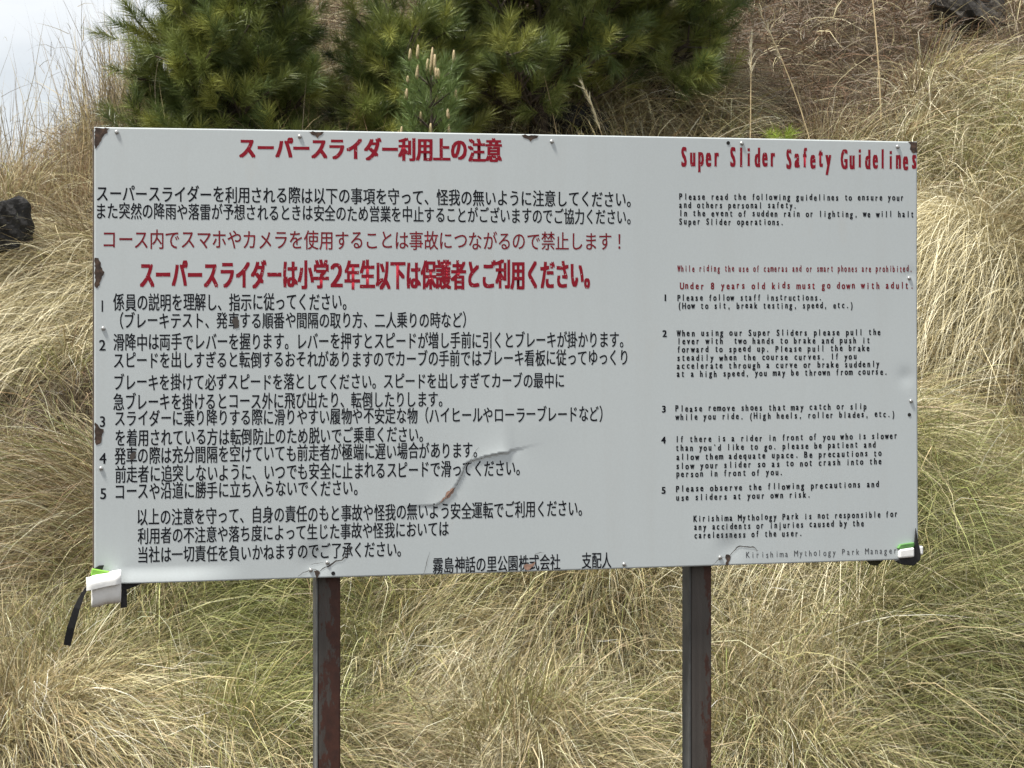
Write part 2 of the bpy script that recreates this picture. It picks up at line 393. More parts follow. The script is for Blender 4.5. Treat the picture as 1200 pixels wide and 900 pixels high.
# ------------------------------------------------------------------ terrain
_f = np.random.default_rng(3)
_K = [(_f.normal(0, 1.6, 2), _f.uniform(0, 6.28), 1.0) for _ in range(8)] + [(_f.normal(0, 4.2, 2), _f.uniform(0, 6.28), 0.45) for _ in range(10)]
def bumps(x, y, seed=0.0):
    s = 0
    for (k, ph, a) in _K:
        s = s + a * np.sin(k[0] * x + k[1] * y + ph + seed * k[0])
    return s / 4.0
def sstep(a, b, x):
    t = np.clip((x - a) / (b - a), 0, 1)
    return t * t * (3 - 2 * t)
_YK = [-60, 8.15, 8.7, 12.5, 17.0, 30.0, 70.0, 400.0]
_ZK = [0, 0, 0.30, 3.36, 5.6, 8.0, 9.0, 9.0]
def height(x, y):
    x = np.asarray(x, float); y = np.asarray(y, float)
    b = np.interp(y, _YK, _ZK)
    cap = 2.82 + 6.5 * sstep(-2.0, -0.9, x) - 0.10 * sstep(-2.3, -2.8, x) + 0.12 * np.sin(x * 2.1)
    k = 7.0
    h = -np.log(np.exp(-k * b) + np.exp(-k * cap)) / k
    h = np.where(y < 8.0, np.maximum(h, 0) * 0, h)
    near = sstep(7.9, 8.8, y) * (1 - sstep(25, 40, y))
    h = h + 0.19 * bumps(x, y) * near
    h = h + 0.42 * np.exp(-((x - 2.35) / 0.5) ** 2 - ((y - 10.7) / 0.55) ** 2)
    h = h + 0.28 * np.exp(-((x - 1.3) / 0.45) ** 2 - ((y - 9.15) / 0.4) ** 2)
    h = h + 0.22 * np.exp(-((x + 0.95) / 0.55) ** 2 - ((y - 8.95) / 0.35) ** 2)
    return h

def build_terrain():
    xs = np.concatenate([np.linspace(-400, -8, 24), np.linspace(-7.5, 7.5, 190), np.linspace(8, 400, 24)])
    ys = np.concatenate([np.linspace(-300, 4, 16), np.linspace(5, 20, 200), np.linspace(21, 400, 30)])
    X, Y = np.meshgrid(xs, ys)
    v = np.stack([X, Y, height(X, Y)], -1).reshape(-1, 3)
    nx, ny = len(xs), len(ys)
    i = np.arange(nx * ny).reshape(ny, nx)
    q = np.stack([i[:-1, :-1], i[:-1, 1:], i[1:, 1:], i[1:, :-1]], -1).reshape(-1, 4)
    o = link_arrays("ground", v, np.zeros((0, 3), int), q, M_SOIL, smooth=True)
    tag(o, "grassy bank rising steeply behind the sign", "ground", kind="structure")
build_terrain()

# ------------------------------------------------------------------ grass
def unit(v): return v / np.maximum(np.linalg.norm(v, axis=-1, keepdims=True), 1e-9)

def ribbons(p0, d0, L, droop, w0, col0, col1, nseg=4, side_curl=None, clamp=True, taper=1.6, wig=None):
    """curved tapering blades -> verts, tris, quads, colours"""
    n = len(p0)
    t = np.linspace(0, 1, nseg + 1)
    P = p0[:, None, :] + d0[:, None, :] * (L[:, None] * t)[..., None]
    P[..., 2] -= (droop * L)[:, None] * t ** 2
    if side_curl is not None:
        P[..., :2] += side_curl[:, None, :] * (L[:, None] * t ** 2)[..., None]
    if wig is not None:
        P[:, 1:, :] += rng.normal(0, 1, (n, nseg, 3)) * (wig * L)[:, None, None]
    if clamp:
        g = height(P[..., 0], P[..., 1]) + 0.015
        lift = (rng.random(n) ** 2 * 0.10)[:, None] * t
        P[..., 2] = np.maximum(P[..., 2], g + lift)
    side = unit(np.cross(d0, unit(rng.normal(0, 1, (n, 3)))))
    wd = w0[:, None] * (1 - t[:-1] ** taper) * 0.5
    A = P[:, :-1] + side[:, None, :] * wd[..., None]
    B = P[:, :-1] - side[:, None, :] * wd[..., None]
    V = np.empty((n, nseg * 2 + 1, 3))
    V[:, 0:-1:2] = A; V[:, 1:-1:2] = B; V[:, -1] = P[:, -1]
    C = np.empty((n, nseg * 2 + 1, 3))
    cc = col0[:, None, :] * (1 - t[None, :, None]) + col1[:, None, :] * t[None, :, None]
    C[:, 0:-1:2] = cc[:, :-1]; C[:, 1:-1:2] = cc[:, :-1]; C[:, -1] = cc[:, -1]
    m = nseg * 2 + 1
    base = (np.arange(n) * m)[:, None]
    quads = np.concatenate([base + np.array([2 * s, 2 * s + 1, 2 * s + 3, 2 * s + 2]) for s in range(nseg - 1)], 0)
    tris = base + np.array([m - 3, m - 2, m - 1])
    return V.reshape(-1, 3), tris, quads, C.reshape(-1, 3)

def merge(parts):
    vs, ts, qs, cs, o = [], [], [], [], 0
    for v, t, q, c in parts:
        vs.append(v); ts.append(t + o); qs.append(q + o); cs.append(c); o += len(v)
    return np.concatenate(vs), np.concatenate(ts), np.concatenate(qs), np.concatenate(cs)

STRAW = np.array([0.63, 0.555, 0.335]); PALE = np.array([0.83, 0.77, 0.56])
TAN = np.array([0.41, 0.335, 0.18]); OLIVE = np.array([0.35, 0.355, 0.14])
GREEN = np.array([0.20, 0.24, 0.07]); BROWN = np.array([0.18, 0.12, 0.07]); GREYB = np.array([0.30, 0.25, 0.19])
REDB = np.array([0.24, 0.145, 0.085])

def gauss(x, y, cx, cy, sx, sy): return np.exp(-((x - cx) / sx) ** 2 - ((y - cy) / sy) ** 2)
def green_w(x, y):
    g = 0.24 + 0.32 * bumps(x * 1.4, y * 1.4, 5.0)
    g = g + 0.55 * gauss(x, y, -1.1, 8.8, 0.75, 0.5) + 0.35 * gauss(x, y, 1.9, 8.9, 0.6, 0.8) + 0.35 * gauss(x, y, -2.2, 10.0, 0.25, 0.6)
    g = g + 0.45 * gauss(x, y, -0.62, 9.3, 0.22, 0.5)
    g = g - 0.55 * gauss(x, y, 2.3, 10.8, 0.7, 0.6) - 0.6 * gauss(x, y, -2.3, 11.6, 0.8, 0.7) - 0.35 * gauss(x, y, -2.3, 10.6, 0.5, 0.7) - 0.35 * gauss(x, y, 0.45, 8.7, 0.5, 0.4)
    g = g * (1 - 0.85 * sstep(11.8, 12.6, y))
    return np.clip(g, 0, 1)
def brown_w(x, y):
    return np.clip(1.0 * gauss(x, y, 1.75, 12.75, 0.85, 1.15) + 0.75 * sstep(12.3, 13.4, y) + 0.75 * gauss(x, y, -2.35, 11.9, 0.7, 0.5) + 0.5 * gauss(x, y, -2.25, 10.5, 0.5, 0.9)
                   + 0.85 * gauss(x, y, -0.42, 9.15, 0.32, 0.22) + 0.95 * gauss(x, y, -1.85, 9.35, 0.40, 0.25), 0, 1)

def in_view(x, y, margin):
    return np.abs(x) < 0.25 * y + margin
def hidden(x, y):
    z = height(x, y); px = 600 + x / y * 2400; py = 450 - (z - EYE) / y * 2400
    return (px > 170) & (px < 1020) & (py > 235) & (py < 610)

def pick_cols(x, y, n):
    g = green_w(x, y); b = brown_w(x, y); r = rng.random(n)
    c = np.where((r < 0.42)[:, None], STRAW, np.where((r < 0.60)[:, None], PALE, TAN))
    r2 = rng.random(n)
    c = np.where((r2 < g)[:, None], np.where((rng.random(n) < 0.42)[:, None], GREEN, OLIVE), c)
    r3 = rng.random(n)
    c = np.where((r3 < b * 0.85)[:, None], np.where((rng.random(n) < 0.55)[:, None], REDB, GREYB), c)
    c = np.where((rng.random(n) < 0.21)[:, None], np.array([0.13, 0.115, 0.075]), c)
    c = c * rng.uniform(0.60, 1.28, (n, 1)) * (1 + rng.normal(0, 0.05, (n, 3)))
    return np.clip(c, 0.01, 0.85), g

def tussocks(count, ylo, yhi, per, rad, lmin, lmax, parts):
    """domed clumps whose blades spring from the dome and arch down over its sides"""
    x = rng.uniform(-5.5, 5.5, count * 3); y = rng.uniform(ylo, yhi, count * 3)
    k = in_view(x, y, 1.3); x, y = x[k][:count], y[k][:count]
    keep = np.where(hidden(x, y), rng.random(len(x)) < 0.4, True)
    keep &= rng.random(len(x)) > 0.9 * brown_w(x, y)
    keep &= rng.random(len(x)) < 0.22 + 0.78 * sstep(-0.75, -0.05, bumps(x * 1.5, y * 1.5, 2.0) + 0.6 * (rad < 0.15))
    x, y = x[keep], y[keep]
    size = np.clip(rng.lognormal(0, 0.30, len(x)), 0.55, 1.6)
    nb = (per * size ** 1.6).astype(int)
    idx = np.repeat(np.arange(len(x)), nb)
    n = len(idx)
    ang = rng.uniform(0, 6.283, n); q = np.sqrt(rng.random(n))
    Rr = rad * size[idx]
    flow = 1.7 * bumps(x * 0.8, y * 0.8, 11.0) + rng.normal(0, 0.35, len(x)) + 0.7 * (x > 0.6)     # which way the clump lies over
    lean = np.stack([np.sin(flow) * 0.75, -0.50 + 0.15 * np.cos(flow), np.zeros(len(x))], -1)
    bx = x[idx] + np.cos(ang) * q * Rr; by = y[idx] + np.sin(ang) * q * Rr
    dome = 0.80 * Rr * (1 - q ** 2)
    p0 = np.stack([bx, by, height(bx, by) + dome - 0.02], -1)
    out = np.stack([np.cos(ang) * q, np.sin(ang) * q, np.zeros(n)], -1)
    d = out * rng.uniform(0.4, 0.9, (n, 1)) + lean[idx] * rng.uniform(0.5, 1.1, (n, 1)) + rng.normal(0, 0.13, (n, 3))
    d[:, 2] = rng.uniform(0.25, 0.80, n)
    d = unit(d)
    Ln = rng.uniform(lmin, lmax, n) * (0.6 + 0.45 * size[idx])
    droop = rng.uniform(0.30, 0.95, n)
    c1, g = pick_cols(bx, by, n)
    tone = rng.uniform(0.62, 1.26, len(x))[idx][:, None]
    c1 = c1 * tone
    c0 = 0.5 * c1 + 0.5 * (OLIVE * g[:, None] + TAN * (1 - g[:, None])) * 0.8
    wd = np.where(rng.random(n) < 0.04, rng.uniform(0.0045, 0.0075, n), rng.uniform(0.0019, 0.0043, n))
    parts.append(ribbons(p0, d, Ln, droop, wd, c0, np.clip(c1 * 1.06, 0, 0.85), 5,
                         side_curl=rng.normal(0, 0.075, (n, 2)), wig=np.where(rng.random(n) < 0.12, 0.04, rng.uniform(0, 0.009, n))))

def litter(count, ylo, yhi, parts):
    x = rng.uniform(-5.5, 5.5, count * 3); y = rng.uniform(ylo, yhi, count * 3)
    k = in_view(x, y, 1.3); x, y = x[k][:count], y[k][:count]
    keep = np.where(hidden(x, y), rng.random(len(x)) < 0.4, True); x, y = x[keep], y[keep]
    n = len(x)
    p0 = np.stack([x, y, height(x, y) + rng.uniform(0, 0.10, n)], -1)
    d = unit(np.stack([rng.normal(0, 1, n), rng.normal(-0.2, 0.8, n), rng.normal(0.15, 0.4, n)], -1))
    b = brown_w(x, y)[:, None]
    c, g = pick_cols(x, y, n)
    c = c * 0.45 + 0.55 * np.where(rng.random((n, 1)) < 0.5, GREYB, REDB * b + TAN * (1 - b)) * rng.uniform(0.3, 0.95, (n, 1))
    parts.append(ribbons(p0, d, rng.uniform(0.10, 0.34, n), rng.uniform(0.0, 0.5, n), rng.uniform(0.002, 0.0045, n), c, c, 3, wig=np.full(n, 0.03)))

def build_grass():
    parts = []
    tussocks(149, 7.8, 10.0, 980, 0.30, 0.34, 0.70, parts)
    tussocks(196, 10.0, 12.7, 740, 0.28, 0.34, 0.70, parts)
    tussocks(190, 7.9, 10.2, 100, 0.10, 0.18, 0.48, parts)
    tussocks(310, 10.2, 12.7, 90, 0.10, 0.18, 0.48, parts)
    tussocks(178, 12.6, 17.5, 120, 0.16, 0.22, 0.5, parts)
    # long coarse pale blades tangled above that clump
    n = 1500
    bx = rng.normal(2.75, 0.35, n); by = rng.normal(11.75, 0.35, n)
    p0 = np.stack([bx, by, height(bx, by) + rng.uniform(0, 0.12, n)], -1)
    d = unit(np.stack([rng.normal(-0.25, 0.6, n), rng.normal(-0.45, 0.35, n), rng.uniform(0.3, 1.0, n)], -1))
    c = np.where(rng.random((n, 1)) < 0.65, PALE, STRAW) * rng.uniform(0.7, 1.08, (n, 1))
    parts.append(ribbons(p0, d, rng.uniform(0.35, 0.8, n), rng.uniform(0.5, 1.3, n), rng.uniform(0.004, 0.008, n), c * 0.85, c, 6, side_curl=rng.normal(0, 0.25, (n, 2))))
    # pale shaggy clumps that hang over on the right
    for (mx_, my_, n, hb) in ((2.42, 10.75, 3200, 0.22), (2.15, 9.75, 2200, 0.20), (1.35, 8.85, 1800, 0.16), (0.15, 8.6, 1700, 0.14), (-2.3, 10.6, 1500, 0.16)):
      a = rng.uniform(0, 6.283, n); q = np.sqrt(rng.random(n))
      bx = mx_ + np.cos(a) * q * 0.5; by = my_ + np.sin(a) * q * 0.45
      p0 = np.stack([bx, by, height(bx, by) + hb * (1 - q ** 2)], -1)
      d = unit(np.stack([rng.normal(-0.62, 0.25, n), rng.normal(-0.55, 0.25, n), rng.uniform(0.25, 0.8, n)], -1))
      c = np.where(rng.random((n, 1)) < 0.5, PALE, STRAW) * rng.uniform(0.75, 1.1, (n, 1))
      parts.append(ribbons(p0, d, rng.uniform(0.4, 0.85, n), rng.uniform(0.5, 1.2, n), rng.uniform(0.003, 0.006, n), c * 0.8, c, 6, side_curl=rng.normal(0, 0.1, (n, 2))))
    v, t, q, c = merge(parts)
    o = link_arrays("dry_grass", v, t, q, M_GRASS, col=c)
    tag(o, "straw and olive coloured arching grass covering the bank behind the sign", "grass", kind="stuff")
    parts = []
    litter(50000, 7.9, 12.6, parts)
    litter(52000, 12.2, 17.5, parts)
    # coarse brown brush tangled over the upper slope
    n = 12000
    x = rng.uniform(-1.2, 3.8, n); y = rng.uniform(12.1, 15.5, n)
    p0 = np.stack([x, y, height(x, y) + rng.uniform(0, 0.12, n)], -1)
    d = unit(np.stack([rng.normal(0.1, 0.8, n), rng.normal(-0.3, 0.5, n), rng.uniform(0.1, 1.4, n)], -1))
    c = np.where(rng.random((n, 1)) < 0.5, REDB, np.where(rng.random((n, 1)) < 0.55, GREYB, STRAW)) * rng.uniform(0.25, 1.05, (n, 1))
    parts.append(ribbons(p0, d, rng.uniform(0.2, 0.6, n), rng.uniform(0.2, 1.1, n), rng.uniform(0.003, 0.0075, n), c * 0.8, c, 5, side_curl=rng.normal(0, 0.3, (n, 2)), wig=np.full(n, 0.012)))
    v, t, q, c = merge(parts)
    o = link_arrays("dead_grass_litter", v, t, q, M_GRASS, col=c)
    tag(o, "tangled brown dead stems lying between the grass clumps", "dead grass", kind="stuff")
    # tall thin stems against the sky on the left crest
    parts = []
    n = 640
    x = np.concatenate([rng.normal(-2.28, 0.15, 260), rng.uniform(-3.4, -1.85, 280), rng.normal(-2.02, 0.09, 100)])
    y = rng.uniform(11.3, 12.4, n)
    p0 = np.stack([x, y, height(x, y)], -1)
    d = unit(np.stack([rng.normal(0.0, 0.16, n) - 0.30 * (x > -2.1), rng.normal(0, 0.12, n), np.ones(n)], -1))
    Ln = rng.uniform(0.35, 0.95, n) + 0.35 * (rng.random(n) < 0.3)
    c = np.where(rng.random((n, 1)) < 0.6, TAN, GREYB) * rng.uniform(0.6, 1.1, (n, 1))
    parts.append(ribbons(p0, d, Ln, rng.uniform(0.0, 0.10, n), rng.uniform(0.003, 0.0055, n), c, c * 1.1, 6, side_curl=rng.normal(0, 0.10, (n, 2)), wig=np.full(n, 0.006), taper=3.0))
    m = 1100                                                        # drooping leaves on the stems
    i = rng.integers(0, n, m); tt = rng.uniform(0.25, 0.9, m)
    q0 = p0[i] + d[i] * (Ln[i] * tt)[:, None]
    dd = unit(d[i] + np.stack([rng.normal(0, 0.55, m), rng.normal(0, 0.5, m), rng.normal(0, 0.2, m)], -1))
    parts.append(ribbons(q0, dd, rng.uniform(0.08, 0.28, m), rng.uniform(0.1, 0.8, m), rng.uniform(0.002, 0.004, m), c[i], c[i] * 1.1, 4, clamp=False))
    ng = 420                                                       # brown stems standing in the gap between two pines
    x = np.concatenate([rng.normal(-1.0, 0.10, 260), rng.uniform(-1.2, 0.9, 160)]); y = rng.uniform(11.0, 11.6, ng)
    p0 = np.stack([x, y, height(x, y) - 0.01], -1)
    d = unit(np.stack([rng.normal(0, 0.25, ng), rng.normal(-0.05, 0.2, ng), np.ones(ng)], -1))
    c = np.where(rng.random((ng, 1)) < 0.5, BROWN * 1.4, np.where(rng.random((ng, 1)) < 0.6, TAN, GREYB)) * rng.uniform(0.6, 1.2, (ng, 1))
    parts.append(ribbons(p0, d, np.where(np.arange(ng) < 260, rng.uniform(0.3, 1.05, ng), rng.uniform(0.1, 0.35, ng)), rng.uniform(0.0, 0.4, ng), rng.uniform(0.003, 0.006, ng), c, c * 1.1, 5, side_curl=rng.normal(0, 0.2, (ng, 2))))
    n2 = 5600                                                      # shorter brown stems making the crest dense
    x = rng.uniform(-3.5, -1.8, n2); y = rng.uniform(11.0, 12.2, n2)
    p0 = np.stack([x, y, height(x, y) - 0.01], -1)
    d = unit(np.stack([rng.normal(0, 0.30, n2), rng.normal(-0.05, 0.3, n2), np.ones(n2)], -1))
    c = np.where(rng.random((n2, 1)) < 0.55, BROWN * 1.5, np.where(rng.random((n2, 1)) < 0.6, TAN, STRAW)) * rng.uniform(0.6, 1.2, (n2, 1))
    parts.append(ribbons(p0, d, rng.uniform(0.14, 0.46, n2), rng.uniform(0.0, 0.4, n2), rng.uniform(0.0025, 0.005, n2), c, c * 1.1, 4, side_curl=rng.normal(0, 0.15, (n2, 2))))
    v, t, q, c = merge(parts)
    o = link_arrays("tall_dry_grass", v, t, q, M_GRASS, col=c)
    tag(o, "thin brown stems standing tall against the sky on the left crest", "grass", kind="stuff")
build_grass()

# ------------------------------------------------------------------ tubes
def tube(pts, rads, sides=6):
    pts = [Vector(p) for p in pts]
    V, Fc = [], []
    for i, p in enumerate(pts):
        a = pts[max(0, i - 1)]; b = pts[min(len(pts) - 1, i + 1)]
        d = (b - a).normalized()
        u = d.cross(Vector((0.31, 0.2, 0.93)) if abs(d.z) < 0.9 else Vector((1, 0, 0))).normalized()
        w_ = d.cross(u)
        for s in range(sides):
            th = 2 * math.pi * s / sides
            V.append(p + (u * math.cos(th) + w_ * math.sin(th)) * rads[i])
    for i in range(len(pts) - 1):
        for s in range(sides):
            a = i * sides + s; b = i * sides + (s + 1) % sides
            Fc.append([a, b, b + sides, a + sides])
    Fc.append(list(range(sides))[::-1]); Fc.append([(len(pts) - 1) * sides + s for s in range(sides)])
    return [tuple(v) for v in V], Fc
def join(parts):
    V, Fc = [], []
    for v, f in parts:
        o = len(V); V += v; Fc += [[i + o for i in ff] for ff in f]
    return V, Fc

# ------------------------------------------------------------------ pines
def needle_tufts(tips, dirs, lens, n_per, nlen, cols, width=0.0024):
    """each shoot carries a bottle brush of needles along its last part"""
    k = len(tips)
    idx = np.repeat(np.arange(k), n_per)
    n = len(idx)
    ax = dirs[idx]
    s = rng.random(n) ** 0.75
    p0 = tips[idx] - ax * (lens[idx] * (1 - s))[:, None]
    perp = unit(np.cross(ax, rng.normal(0, 1, (n, 3))))
    spread = np.where(s > 0.93, rng.uniform(0.05, 0.6, n), rng.uniform(0.5, 1.25, n))
    d = unit(ax + perp * spread[:, None])
    Ln = nlen * rng.uniform(0.7, 1.15, n)
    c = cols[idx] * rng.uniform(0.7, 1.3, (n, 1))
    return ribbons(p0, d, Ln, rng.uniform(0.0, 0.22, n), np.full(n, width) * rng.uniform(0.8, 1.2, n), c, c * 1.12, 2, clamp=False, taper=2.2)

PINE_D = np.array([0.092, 0.126, 0.039]); PINE_M = np.array([0.165, 0.198, 0.054]); PINE_Y = np.array([0.245, 0.262, 0.068])

def pine(label, base, limbs, trunk_h, lean, n_per=130, nlen=0.115, yellow=0.2):
    """limbs: (height up the trunk, direction x, y, z, length, shoots)"""
    root = empty("pine_tree", base)
    tag(root, label, "pine tree", "pines on the bank")
    b = Vector(base)
    tp = []
    trunk = [b + Vector((lean[0] * (i / 6) ** 1.3, lean[1] * (i / 6) ** 1.3, trunk_h * i / 6 - (0.1 if i == 0 else 0))) for i in range(7)]
    tp.append(tube(trunk, [0.06 - 0.048 * i / 6 for i in range(7)], 8))
    tips, dirs, lens, cols = [], [], [], []
    def shoot(p, d, ln):
        tips.append(p + d * ln); dirs.append(d); lens.append(ln)
        r = random.random()
        c = PINE_Y if r < yellow else (PINE_M if r < yellow + 0.45 else PINE_D)
        cols.append(c * random.uniform(0.8, 1.2))
    for (hf, dx, dy, dz, ln, ns_) in limbs:
        q = hf * 6; i = min(5, int(q)); a = trunk[i].lerp(trunk[i + 1], q - i)
        d = Vector((dx, dy, dz)).normalized()
        pts = [a]
        for j in range(1, 7):
            f = j / 6
            dd = (d + Vector((0, 0, 0.45 * f)) + Vector((random.gauss(0, .12), random.gauss(0, .12), random.gauss(0, .1)))).normalized()
            pts.append(pts[-1] + dd * ln / 6)
        tp.append(tube(pts, [0.017 - 0.012 * j / 6 for j in range(7)], 5))
        for s_ in range(ns_):
            f = 0.22 + 0.78 * (s_ + random.random()) / ns_
            q2 = f * 6; i2 = min(5, int(q2)); p = pts[i2].lerp(pts[i2 + 1], q2 - i2)
            ld = (pts[i2 + 1] - pts[i2]).normalized()
            sd = (ld * 0.55 + Vector((random.gauss(0, .55), random.gauss(-.1, .55), 0.35 + random.gauss(0, .3)))).normalized()
            tw = random.uniform(0.06, 0.24)
            e = p + sd * tw
            tp.append(tube([p, p.lerp(e, .5), e], [0.007, 0.006, 0.005], 4))
            shoot(e, (sd + Vector((random.gauss(0, .2), random.gauss(0, .2), 0.25))).normalized(), random.uniform(0.10, 0.17))
            if random.random() < 0.6:
                e2 = p.lerp(e, 0.6)
                shoot(e2, (sd + Vector((random.gauss(0, .6), random.gauss(0, .6), random.gauss(0.1, .4)))).normalized(), random.uniform(0.08, 0.14))
        shoot(pts[-1], (pts[-1] - pts[-2]).normalized(), 0.16)
    v, f = join(tp)
    link_mesh("trunk", v, f, M_BARK, root)
    v, t, q, c = needle_tufts(np.array([list(p) for p in tips]), np.array([list(p) for p in dirs]), np.array(lens), n_per, nlen, np.array(cols))
    link_arrays("crown", v, t, q, M_NEEDLE, root, col=c)
    return root

def limb_set(n, rad, zlo, zhi, shoots, squash_y=0.8, zdir=(0.0, 0.6)):
    out = []
    for i in range(n):
        f = (i + random.random()) / n
        a = i * 2.399 + random.uniform(-.4, .4)
        ln = rad * (1.0 - 0.55 * max(0, f - 0.35)) * random.uniform(0.72, 1.08)
        out.append((zlo + (zhi - zlo) * f, math.cos(a), math.sin(a) * squash_y, random.uniform(*zdir), ln, shoots))
    return out

def place(x, y): return (x, y, float(height(x, y)))
pine("bushy pine with dense dark needles beside the open sky", place(-1.60, 11.5), limb_set(80, 0.53, 0.0, 1.0, 11), 1.7, (0.03, 0), n_per=130)
pine("widest pine sprawling over the bank behind the middle of the sign", place(0.16, 11.9), limb_set(62, 0.74, 0.08, 1.0, 12, zdir=(0.0, 0.5)), 1.5, (0.0, 0), n_per=130, yellow=0.28)
pine("pine nearest the reddish brown slope, its lower boughs hanging dark", place(0.86, 12.15), limb_set(46, 0.50, 0.06, 1.0, 10), 1.6, (0.02, 0), n_per=130, yellow=0.2)
pine("low yellowish pine clump between the brown gap and the candle sapling", place(-0.60, 11.6), limb_set(34, 0.36, 0.06, 1.0, 8), 0.95, (0.02, 0), n_per=130, yellow=0.35)

def pine_sapling(label, base, h, whorls, candles, n_per, tone, nlen=0.095, rad=0.16):
    root = empty("pine_sapling", base)
    tag(root, label, "pine sapling")
    b = Vector(base)
    tp = [tube([b - Vector((0, 0, .05)), b + Vector((0.01, 0, h * .5)), b + Vector((0, 0, h))], [0.016, 0.011, 0.006], 6)]
    tips, dirs, lens, cols, ctop = [], [], [], [], []
    def add(p, d, ln):
        tips.append(p); dirs.append(d); lens.append(ln); cols.append(np.array(tone) * random.uniform(0.85, 1.2))
    for k in range(whorls):
        z = h * (0.18 + 0.76 * k / max(1, whorls - 1))
        for j in range(6):
            a = j * 1.047 + k * 0.5 + random.uniform(-.2, .2)
            d = Vector((math.cos(a), math.sin(a), 0.75)).normalized()
            ln = rad * (1.15 - 0.5 * k / whorls)
            e = b + Vector((0, 0, z)) + d * ln
            tp.append(tube([b + Vector((0, 0, z)), e], [0.006, 0.004], 4))
            u = (d + Vector((0, 0, 0.9))).normalized()
            add(e + u * 0.06, u, 0.14); ctop.append((e + u * 0.06, u))
    add(b + Vector((0, 0, h + .02)), Vector((0, 0, 1)), 0.22)
    v, f = join(tp)
    link_mesh("trunk", v, f, M_BARK, root)
    v, t, q, c = needle_tufts(np.array([list(p) for p in tips]), np.array([list(p) for p in dirs]), np.array(lens), n_per, nlen, np.array(cols))
    link_arrays("crown", v, t, q, M_NEEDLE, root, col=c)
    if candles:
        for p, ln in [(b + Vector((0, 0, h)), 0.15), (b + Vector((0.022, -0.01, h)), 0.11), (b + Vector((-0.02, 0.01, h)), 0.09)] + \
                [(p + Vector((random.gauss(0, .016), random.gauss(0, .01), 0.0)), random.uniform(0.04, 0.09)) for p, u in ctop for _ in range(2) if random.random() < 0.34]:
            up = Vector((random.gauss(0, .06), random.gauss(0, .06), 1)).normalized()
            v, f = tube([p, p + up * ln * .3, p + up * ln * .75, p + up * ln], [0.007, 0.0095, 0.0075, 0.003], 7)
            link_mesh("candle", v, f, M_CANDLE, root, smooth=True)
    return root
sx, sy = -0.435, 10.95
pine_sapling("young pine topped with upright pale tan candles", place(sx, sy), 1.6 + (450 - 88) / 2400 * sy - float(height(sx, sy)), 8, True, 130, (0.14, 0.20, 0.065), rad=0.18)
sx, sy = 1.52, 11.6
pine_sapling("small bright yellow green pine tuft poking above the English heading", place(sx, sy), 1.6 + (450 - 168) / 2400 * sy - float(height(sx, sy)), 3, False, 80, (0.22, 0.30, 0.035), nlen=0.07, rad=0.07)

# ------------------------------------------------------------------ rocks
def rock(label, cx, cy, r, mat, sq, seed, dz=0.0):
    rr = np.random.default_rng(seed)
    import bmesh
    bm = bmesh.new()
    bmesh.ops.create_icosphere(bm, subdivisions=4, radius=1.0)
    planes = [(unit(rr.normal(0, 1, 3)), rr.uniform(0.55, 0.85)) for _ in range(9)]
    V = []
    for v in bm.verts:
        p = np.array(v.co)
        lump = 1 + 0.10 * math.sin(5 * p[0] + seed) * math.sin(6 * p[1] + 2 * p[2]) + 0.05 * math.sin(13 * p[2] + 11 * p[0] + seed)
        for nrm, dd in planes:
            e = p @ nrm - dd
            if e > 0: p = p - nrm * e * 0.98
        p = p * lump * (1 + 0.035 * math.sin(9 * p[0] + seed) * math.sin(11 * p[1]) + 0.025 * math.sin(23 * p[2] + 17 * p[0]))
        V.append(p * np.array(sq) * r)
    Fc = [[v.index for v in f.verts] for f in bm.faces]
    bm.free()
    z = float(height(cx, cy)) + dz
    o = link_mesh("rock", np.array(V) + np.array([cx, cy, z]), Fc, mat, loc=(cx, cy, z))
    tag(o, label, "rock")
    return o
rock("rough black volcanic rock jutting from the grass on the left slope", -2.65, 10.62, 0.175, M_LAVA, (0.9, 0.9, 1.0), 4, 0.72)
rock("grey brown boulder high on the right behind tall straw", 3.0, 13.4, 0.25, M_ROCK, (1.15, 1.0, 1.0), 9, 0.10)
rock("black rock in the dark hollow under the pine boughs", 0.35, 12.0, 0.20, M_LAVA, (1.3, 0.9, 0.7), 21, 0.10)

# ------------------------------------------------------------------ single dry stalks in front of the pines
def stalk(label, x, y, h, lean, plume, width=0.005):
    root = empty("dry_stalk", place(x, y))
    tag(root, label, "dry stalk", "dry stalks above the sign")
    b = np.array(place(x, y))
    m = 9
    pts = [tuple(b + np.array([lean[0] * (i / m) ** 1.7, lean[1] * (i / m) ** 1.7, h * (i / m) - (0.05 if i == 0 else 0)])) for i in range(m + 1)]
    v, f = tube(pts, [width * (1 - 0.6 * i / m) for i in range(m + 1)], 5)
    link_mesh("stem", v, f, M_STALK, root)
    n = plume
    if n:
        tpos = rng.uniform(0.72, 1.0, n)
        P = np.array(pts)
        ii = np.minimum((tpos * m).astype(int), m - 1); fr = tpos * m - ii
        p0 = P[ii] * (1 - fr)[:, None] + P[ii + 1] * fr[:, None]
        ax = unit(P[ii + 1] - P[ii])
        d = unit(ax + rng.normal(0, 0.22, (n, 3)))
        c = np.tile(PALE, (n, 1)) * rng.uniform(0.7, 1.05, (n, 1))
        vv, t, q, c = ribbons(p0, d, rng.uniform(0.04, 0.11, n), rng.uniform(0, 0.3, n), np.full(n, 0.0035), c, c, 3, clamp=False)
        link_arrays("plume", vv, t, q, M_GRASS, root, col=c)
M_STALK = simple("straw_stalk", (0.42, 0.33, 0.19), 0.7, 0.3, 30)
stalk("feathery straw stalk leaning left over the dark hollow", 0.62, 11.5, 0.86, (-0.22, -0.1), 70)
stalk("short feathery stalk leaning left just over the sign edge", 0.52, 11.45, 0.56, (-0.14, -0.1), 40)
